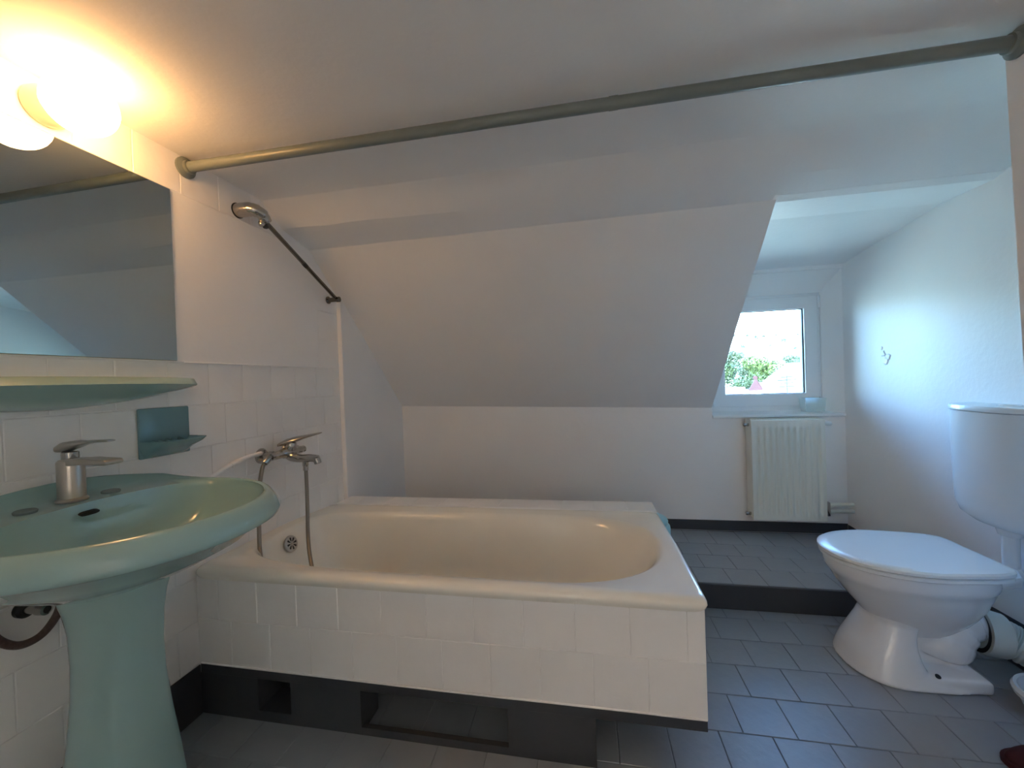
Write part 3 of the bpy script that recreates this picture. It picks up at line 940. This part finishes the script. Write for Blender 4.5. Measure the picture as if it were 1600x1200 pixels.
# ------------------------------------------------------------------ toilet
TYC = 0.558
wc = thing('toilet', (2.42, TYC, 0), 'white ceramic toilet with its lid down on the grey floor', 'toilet')
NT = 88
def egg(xf, xb, hw, z, e=2.1, eb=2.8, mid=None, tp=0.16):
    """xf = front (towards -x), xb = back"""
    xm = mid if mid is not None else xf + hw * 1.25
    out = []
    for k in range(NT):
        t = 2 * PI * k / NT
        c, s = math.cos(t), math.sin(t)
        if c < 0: x = xm + (xm - xf) * sgnpow(c, 2 / e); y = hw * sgnpow(s, 2 / e)
        else:
            q = sgnpow(c, 2 / eb)
            x = xm + (xb - xm) * q; y = hw * sgnpow(s, 2 / eb) * (1 - tp * q * q)
        out.append((x, TYC + y, z))
    return out
bm = B()
loft(bm, [egg(2.320, 2.575, 0.085, 0.150), egg(2.305, 2.60, 0.105, 0.185), egg(2.275, 2.625, 0.128, 0.222), egg(2.243, 2.645, 0.149, 0.262), egg(2.214, 2.66, 0.165, 0.305), egg(2.202, 2.668, 0.171, 0.328),
          egg(2.196, 2.672, 0.176, 0.334), egg(2.190, 2.675, 0.179, 0.350), egg(2.186, 2.675, 0.181, 0.375), egg(2.190, 2.672, 0.178, 0.386), egg(2.20, 2.664, 0.168, 0.389)])
mk('bowl', bm, CERAM, wc, 48)
bm = B()
def foot(xf, xb, hw, z, e=2.2): return egg(xf, xb, hw, z, e, 5, xf + hw * 0.95, 0.05)
loft(bm, [foot(2.216, 2.585, 0.150, 0.0005), foot(2.218, 2.585, 0.149, 0.012), foot(2.226, 2.43, 0.138, 0.040), foot(2.240, 2.415, 0.128, 0.075), foot(2.262, 2.405, 0.116, 0.115), foot(2.285, 2.40, 0.108, 0.155), foot(2.298, 2.41, 0.104, 0.185), foot(2.295, 2.45, 0.108, 0.215), foot(2.29, 2.46, 0.10, 0.24)])
box(bm, 2.36, 2.590, TYC - 0.138, TYC + 0.138, 0.0005, 0.046, 0.012, 3)
box(bm, 2.38, 2.585, TYC - 0.045, TYC + 0.045, 0.01, 0.24, 0.02, 3)
tube(bm, spline([(2.505, TYC, 0.060), (2.515, TYC, 0.095), (2.535, TYC, 0.140), (2.570, TYC, 0.180), (2.608, TYC, 0.196)], 6), [0.055, 0.075, 0.086, 0.092, 0.096, 0.098] + [0.100] * 6 + [0.094] * 6 + [0.084] * 7, 24)
tube(bm, [(2.585, TYC, 0.165), (2.62, TYC, 0.165), (2.648, TYC, 0.150)], [0.07, 0.066, 0.052], 24)
ft = mk('foot', bm, CERAM, wc, 60)
rm = ft.modifiers.new('remesh', 'REMESH'); rm.mode = 'VOXEL'; rm.voxel_size = 0.005; rm.use_smooth_shade = True
sm = ft.modifiers.new('smooth', 'SMOOTH'); sm.factor = 0.6; sm.iterations = 5
for sy in (-1,):
    bm = B(); lathe(bm, [(0.007, 0), (0.008, 0.003), (0.003, 0.004)], (2.432, TYC + sy * 0.1315, 0.050), (0, sy * 0.6, 1), 12); mk('fixing_hole', bm, BLACK, wc)
# rear shelf carrying hinges and flush inlet
bm = B(); loft(bm, [[(x, TYC + y * f, z) for x, y in ((2.60, -0.13), (2.70, -0.10), (2.735, -0.045), (2.735, 0.045), (2.70, 0.10), (2.60, 0.13))] for z, f in ((0.320, 0.55), (0.345, 0.95), (0.372, 1.0), (0.378, 0.96))]); mk('rear_shelf', bm, CERAM, wc, 50)
def seatring(xf, xb, hw, z): return [(x - 0.012, y - 0.014, z_) for x, y, z_ in egg(xf, xb, hw, z, 2.15, 11, xf + hw * 1.35, 0.20)]
bm = B(); loft(bm, [seatring(2.188, 2.648, 0.180, 0.391), seatring(2.180, 2.655, 0.186, 0.395), seatring(2.180, 2.655, 0.186, 0.403), seatring(2.186, 2.65, 0.182, 0.4065)]); mk('seat', bm, PLAST, wc, 40)
bm = B(); loft(bm, [seatring(2.184, 2.650, 0.183, 0.4085), seatring(2.176, 2.657, 0.189, 0.412), seatring(2.176, 2.657, 0.189, 0.421), seatring(2.184, 2.652, 0.184, 0.4265), seatring(2.215, 2.64, 0.16, 0.4285), seatring(2.30, 2.60, 0.10, 0.4295)]); mk('lid', bm, PLAST, wc, 40)
for y in (-0.075, 0.075):
    bm = B(); tube(bm, [(2.662, TYC + y - 0.02, 0.400), (2.662, TYC + y + 0.02, 0.400)], 0.011, 12); mk('hinge', bm, PLAST, wc, 50)
    bm = B(); lathe(bm, [(0.011, 0), (0.011, 0.02)], (2.662, TYC + y, 0.374), (0, 0, 1), 12); mk('hinge_post', bm, PLAST, wc, 50)

cis = thing('toilet_cistern', (2.80, TYC, 0.74), 'white plastic wall cistern above the toilet', 'cistern')
bm = B()
def cring(dx, hw, z, e=2.4):
    out = []
    m = 32
    for k in range(m + 1):
        t = PI * k / m
        out.append((2.7985 - dx * math.sin(t) ** (2 / e), TYC + hw * sgnpow(math.cos(t), 2 / e), z))
    return out
loft(bm, [cring(0.05, 0.06, 0.502), cring(0.10, 0.13, 0.515), cring(0.125, 0.170, 0.540), cring(0.133, 0.185, 0.575), cring(0.137, 0.190, 0.70), cring(0.140, 0.193, 0.917)]); mk('tank', bm, PLAST, cis, 40)
bm = B()
loft(bm, [cring(0.141, 0.194, 0.9185), cring(0.144, 0.197, 0.921), cring(0.144, 0.197, 0.931), cring(0.140, 0.193, 0.938), cring(0.125, 0.175, 0.9395)]); mk('tank_lid', bm, PLAST, cis, 40)
bm = B(); lathe(bm, [(0.030, 0), (0.030, 0.002), (0.026, 0.003), (0.025, 0.0015), (0.010, 0.002)], (2.735, TYC - 0.03, 0.939), (0, 0, 1), 24); mk('flush_button', bm, PLAST, cis, 30)
bm = B(); lathe(bm, [(0.032, 0), (0.034, 0.006), (0.030, 0.022), (0.024, 0.024)], (2.755, TYC, 0.506), (0, 0, -1), 20); mk('outlet_nut', bm, PLAST, cis, 40)
fp = thing('flush_pipe', (2.755, TYC, 0.42), 'white flush pipe between the cistern and the toilet bowl', 'pipe')
bm = B(); tube(bm, spline([(2.755, TYC, 0.484), (2.755, TYC, 0.42), (2.755, TYC, 0.375), (2.748, TYC, 0.356), (2.7355, TYC, 0.350)], 6), 0.0215, 18); mk('pipe_length', bm, PLAST, fp, 60)
bm = B(); lathe(bm, [(0.030, 0), (0.031, 0.012), (0.026, 0.022)], (2.764, TYC, 0.350), (-1, 0, 0.1), 18); mk('rubber_cuff', bm, PLAST, fp, 40)

ws = thing('waste_connector', (2.70, 0.53, 0.13), 'cream corrugated waste connector behind the toilet foot', 'pipe')
bm = B()
lathe(bm, [(0.056, -0.012), (0.074, -0.010), (0.076, 0.0), (0.072, 0.045), (0.066, 0.05)], (2.662, 0.550, 0.143), (1, -0.22, -0.12), 32); mk('cuff', bm, PIPEW, ws, 35)
bm = B(); lathe(bm, [(0.0705, -0.004), (0.0565, -0.004)], (2.6505, 0.5525, 0.1445), (1, -0.22, -0.12), 32, False); mk('rubber_seal', bm, BLACK, ws)
bm = B()
P = spline([(2.708, 0.540, 0.137), (2.725, 0.530, 0.128), (2.745, 0.515, 0.118), (2.770, 0.503, 0.110), (2.796, 0.498, 0.106)], 7)
tube(bm, P, [0.059 if k % 3 else 0.051 for k in range(len(P))], 24); mk('bellows', bm, PIPEW, ws, 60)

# ------------------------------------------------------------------ odd bits at the edges
bw = thing('wash_bowl', (2.69, 0.27, 0), 'white plastic wash bowl by the right edge behind the near wall', 'bowl')
bm = B()
lathe(bm, [(0.070, 0.001), (0.076, 0.006), (0.092, 0.055), (0.097, 0.062), (0.104, 0.066), (0.107, 0.078), (0.102, 0.088), (0.094, 0.086), (0.086, 0.055), (0.070, 0.010), (0.01, 0.009)], (2.684, 0.325, 0), (0, 0, 1), 36); mk('bowl_shell', bm, PLAST, bw, 40)
sl = thing('rubber_slipper', (2.45, 0.16, 0), 'dark red rubber slipper toe at the bottom right corner of the floor', 'slipper')
bm = B()
def sole(z, g): return [(2.475 + (0.085 - g) * math.cos(2 * PI * k / 28) * (1 if math.cos(2 * PI * k / 28) < 0 else 2.0), 0.165 + (0.047 - g) * sgnpow(math.sin(2 * PI * k / 28), 0.85), z) for k in range(28)]
loft(bm, [sole(0.0008, 0.003), sole(0.004, 0.0), sole(0.016, 0.0), sole(0.019, 0.004)]); mk('sole', bm, RED, sl, 40)
bm = B()
rings = []
for i in range(11):
    a = PI / 2 * i / 10
    f, h = math.sin(a), 1 - math.cos(a)
    rings.append([(2.397 + 0.125 * h, 0.165 + 0.043 * (0.12 + 0.88 * f) * math.cos(PI * k / 14), 0.0175 + 0.040 * (0.1 + 0.9 * f) * math.sin(PI * k / 14)) for k in range(15)])
loft(bm, rings); mk('toe_cap', bm, RED, sl, 60)

tb = thing('turquoise_bin', (1.60, 1.06, 0.113), 'turquoise plastic bin with a domed lid behind the far end of the tub', 'bin')
bc = (1.602, 1.060, 0.113)
bm = B(); lathe(bm, [(0.078, 0.001), (0.090, 0.006), (0.108, 0.07), (0.118, 0.14), (0.120, 0.175), (0.118, 0.19), (0.105, 0.205)], bc, (0, 0, 1), 40); mk('bin_body', bm, TURQ, tb, 40)
bm = B(); lathe(bm, [(0.100, 0.203), (0.108, 0.206), (0.109, 0.216), (0.104, 0.226), (0.08, 0.238), (0.04, 0.246), (0.002, 0.248)], bc, (0, 0, 1), 40); mk('bin_lid', bm, TURQ, tb, 40)

# ------------------------------------------------------------------ outside
GRASS = mat('dry_grass', (0.50, 0.50, 0.34), 0.9, var=0.2, vscale=0.08)
LEAF = mat('leaf_green', (0.030, 0.045, 0.008), 0.6, var=0.35, vscale=0.5)
LEAF2 = mat('leaf_yellow_green', (0.062, 0.080, 0.013), 0.6, var=0.35, vscale=0.5)
LEAF3 = mat('leaf_pale_green', (0.044, 0.056, 0.022), 0.6, var=0.3, vscale=0.3)
LEAF4 = mat('hill_shrub_green', (0.024, 0.033, 0.018), 0.7, var=0.3, vscale=0.3)
BARK = mat('bark', (0.12, 0.09, 0.06), 0.9)
ROOF = mat('sunlit_clay_roof', (0.135, 0.108, 0.102), 0.8, var=0.12, vscale=2)
ROOFR = mat('red_clay_roof', (0.034, 0.0045, 0.0035), 0.8, var=0.12, vscale=3)
PLAS = mat('pale_house_plaster', (0.62, 0.56, 0.50), 0.9)
IRON = mat('dark_iron', (0.020, 0.018, 0.018), 0.6)

EX, EY, EZ = 1.31, -1.11, 1.088
def far(a, y, b=0.0):
    """a point at depth y in the bearing a, at slope b seen from inside the room"""
    return Vector((EX + a * y, EY + y, EZ + b * y))
def ground_z(x, y):
    h = -8.0
    if y > 45: h += (min(y, 260) - 45) * 0.145
    h += 2.0 * math.sin(x * 0.03 + 1) * min(1, max(0, (y - 60) / 80)) + 1.2 * math.sin(y * 0.05) * min(1, max(0, (y - 60) / 80))
    return h
bm = B()
gx, gy = 40, 36
vv = [[bm.verts.new((-160 + 560 * i / gx, 4 + 290 * j / gy, ground_z(-160 + 560 * i / gx, 4 + 290 * j / gy))) for i in range(gx + 1)] for j in range(gy + 1)]
for j in range(gy):
    for i in range(gx):
        bm.faces.new((vv[j][i], vv[j][i + 1], vv[j + 1][i + 1], vv[j + 1][i]))
tag(mk('ground', bm, GRASS, smooth=60), kind='structure')

def crown(bm, c, rx, rz, nleaf, size, rnd):
    lobes = [(Vector((rnd.uniform(-.6, .6) * rx, rnd.uniform(-.6, .6) * rx, rnd.uniform(-.5, .6) * rz)), rnd.uniform(.4, .62)) for _ in range(9)]
    for _ in range(nleaf):
        lc, lr = lobes[rnd.randrange(9)]
        d = Vector((rnd.gauss(0, 1), rnd.gauss(0, 1), rnd.gauss(0, 1))).normalized() * (rnd.uniform(0.55, 1.0) ** 0.5)
        p = Vector(c) + lc + Vector((d.x * rx * lr, d.y * rx * lr, d.z * rz * lr))
        nrm = (d + Vector((rnd.gauss(0, .5), rnd.gauss(0, .5), rnd.gauss(0, .5)))).normalized()
        a = nrm.orthogonal().normalized(); b = nrm.cross(a)
        s = size * rnd.uniform(.6, 1.3)
        vs = [bm.verts.new(p + a * s * q[0] + b * s * q[1]) for q in ((-1, 0), (0, -.55), (1, 0), (0, .55))]
        bm.faces.new(vs)
def tree(name, label, base, h, rx, rz, m, nleaf, size, seed, cat='tree', group=None, trunk=True):
    rnd = random.Random(seed)
    base = Vector(base)
    t = thing(name, base, label, cat, group)
    bm = B(); crown(bm, base + Vector((0, 0, h)), rx, rz, nleaf, size, rnd)
    f = mk('foliage', bm, m, t); 
    f['kind'] = 'stuff'
    if trunk:
        bm = B(); tube(bm, spline([base - Vector((0, 0, .3)), base + Vector((0.05 * rx, 0, h * .4)), base + Vector((0, 0.05 * rx, h * 1.0))], 5), [rx * .12 - rx * .007 * k for k in range(11)], 8); mk('trunk', bm, BARK, t, 60)
    return t
def put(name, label, a, y, b, rx, rz, m, nleaf, size, seed, **k):
    c = far(a, y, b)
    gz = ground_z(c.x, c.y)
    return tree(name, label, (c.x, c.y, gz), c.z - gz, rx, rz, m, nleaf, size, seed, **k)
put('garden_tree', 'round yellow green tree right of centre behind the window pane', 0.405, 34, 0.004, 1.45, 1.15, LEAF2, 5200, 0.10, 1)
put('garden_tree', 'darker green low tree beside the red roof gable', 0.362, 33, -0.026, 0.85, 0.65, LEAF, 3000, 0.09, 2)
put('garden_tree', 'green tree at the left edge of the window view', 0.318, 36, -0.010, 1.15, 1.3, LEAF, 4200, 0.10, 3)
put('garden_tree', 'small pale tree at the right edge behind the roof slope', 0.468, 41, 0.020, 0.95, 0.6, LEAF3, 2400, 0.10, 4)
put('garden_tree', 'pale green tree behind and above the left edge tree', 0.335, 52, 0.030, 1.7, 1.0, LEAF3, 3000, 0.15, 5)
put('garden_tree', 'pale tree in the middle of the view above the low dark tree', 0.370, 44, 0.000, 0.9, 0.8, LEAF3, 2200, 0.11, 6)
rb = random.Random(5)
SH = [(0.318, 0.062, 'shrub low on the hillside at the left edge of the window view'), (0.343, 0.085, 'lone small shrub high on the left of the hillside'), (0.360, 0.055, 'shrub on the hillside left of the round tree crown'),
      (0.372, 0.096, 'small shrub near the hilltop left of centre'), (0.392, 0.074, 'larger shrub halfway up the hillside above the round tree'), (0.405, 0.100, 'long dark shrub on the hilltop in the middle of the view'),
      (0.418, 0.056, 'shrub on the lower hillside just above the round tree'), (0.433, 0.088, 'small shrub high on the hillside right of centre'), (0.447, 0.064, 'pale shrub halfway up the hillside at the right'),
      (0.470, 0.046, 'shrub low on the hillside above the small pale tree'), (0.476, 0.098, 'dark shrub on the hilltop at the right edge of the pane')]
for k, (a, b, lab) in enumerate(SH):
    y = 60.0
    while y < 258 and far(a, y, b).z > ground_z(far(a, y, b).x, far(a, y, b).y): y += 1.0
    c = far(a, y, b)
    r = y * rb.uniform(0.005, 0.0085)
    tree('hill_shrub', lab, (c.x, c.y, ground_z(c.x, c.y)), r * 0.5, r * 1.2, r * 0.7, LEAF4, 320, r * 0.14, 40 + k, 'shrub', 'shrubs on the hillside', False)

def house(label, c, w, d, hw, hr, m, rz, gable=False):
    """c = middle of the eaves plane"""
    t = thing('far_house', (c[0], c[1], ground_z(c[0], c[1])), label, 'house')
    Rm = Matrix.Rotation(rz, 3, 'Z'); C = Vector(c)
    def W(x, y, z): return C + Rm @ Vector((x, y, z))
    bm = B()
    lo = ground_z(c[0], c[1]) - c[2] - 0.3
    loft(bm, [[W(-w, -d, lo), W(w, -d, lo), W(w, d, lo), W(-w, d, lo)], [W(-w, -d, 0), W(w, -d, 0), W(w, d, 0), W(-w, d, 0)]]); mk('walls', bm, PLAS, t)
    bm = B(); o = 0.08 if gable else 0.35; q = 0.0 if gable else w * 0.45
    e = [W(-w - o, -d - o, -0.05), W(w + o, -d - o, -0.05), W(w + o, d + o, -0.05), W(-w - o, d + o, -0.05)]
    r = [W(-w + q, 0, hr), W(w - q, 0, hr)]
    V = [bm.verts.new(p) for p in e + r]
    for f in ((0, 1, 5, 4), (2, 3, 4, 5), (1, 2, 5), (3, 0, 4), (3, 2, 1, 0)): bm.faces.new([V[i] for i in f])
    rf = mk('roof', bm, m, t)
    for k in range(7):
        s = (k + 1) / 8
        a = e[0].lerp(r[0], s) + Vector((0, 0, .03)); b = e[1].lerp(r[1], s) + Vector((0, 0, .03))
        bm = B(); tube(bm, [a, b], 0.035, 6); mk('tile_course', bm, m, rf)
    bm = B(); tube(bm, [r[0] + Vector((0, 0, .03)), r[1] + Vector((0, 0, .03))], 0.10, 8); mk('ridge_tile', bm, m, rf)
    return t
p = far(0.535, 25, -0.056); house('pale sunlit hipped roof house filling the lower right of the window view', p, 3.7, 2.25, 3, 1.7, ROOF, math.radians(-24))
p = far(0.386, 20, -0.041); house('small house with a red gable beside the hipped roof', p, 0.17, 0.20, 3, 0.50, ROOFR, math.radians(70), True)
p = far(0.325, 22.5, -0.053); house('low pale roof house along the bottom left of the window view', p, 1.5, 1.2, 3, 0.28, ROOF, math.radians(-10))
p = far(0.452, 21.0, -0.052)
an = thing('roof_aerial', p, 'dark television aerial standing on the hipped roof', 'aerial')
bm = B(); tube(bm, [p - Vector((0, 0, .6)), p + Vector((0, 0, .85))], 0.026, 6); mk('mast', bm, IRON, an)
for k, (z, l) in enumerate(((0.30, .36), (0.47, .30), (0.62, .42), (0.76, .26))):
    bm = B(); tube(bm, [p + Vector((-l, 0, z)), p + Vector((l, 0.05, z + .03))], 0.022, 6); mk('crossbar', bm, IRON, an)
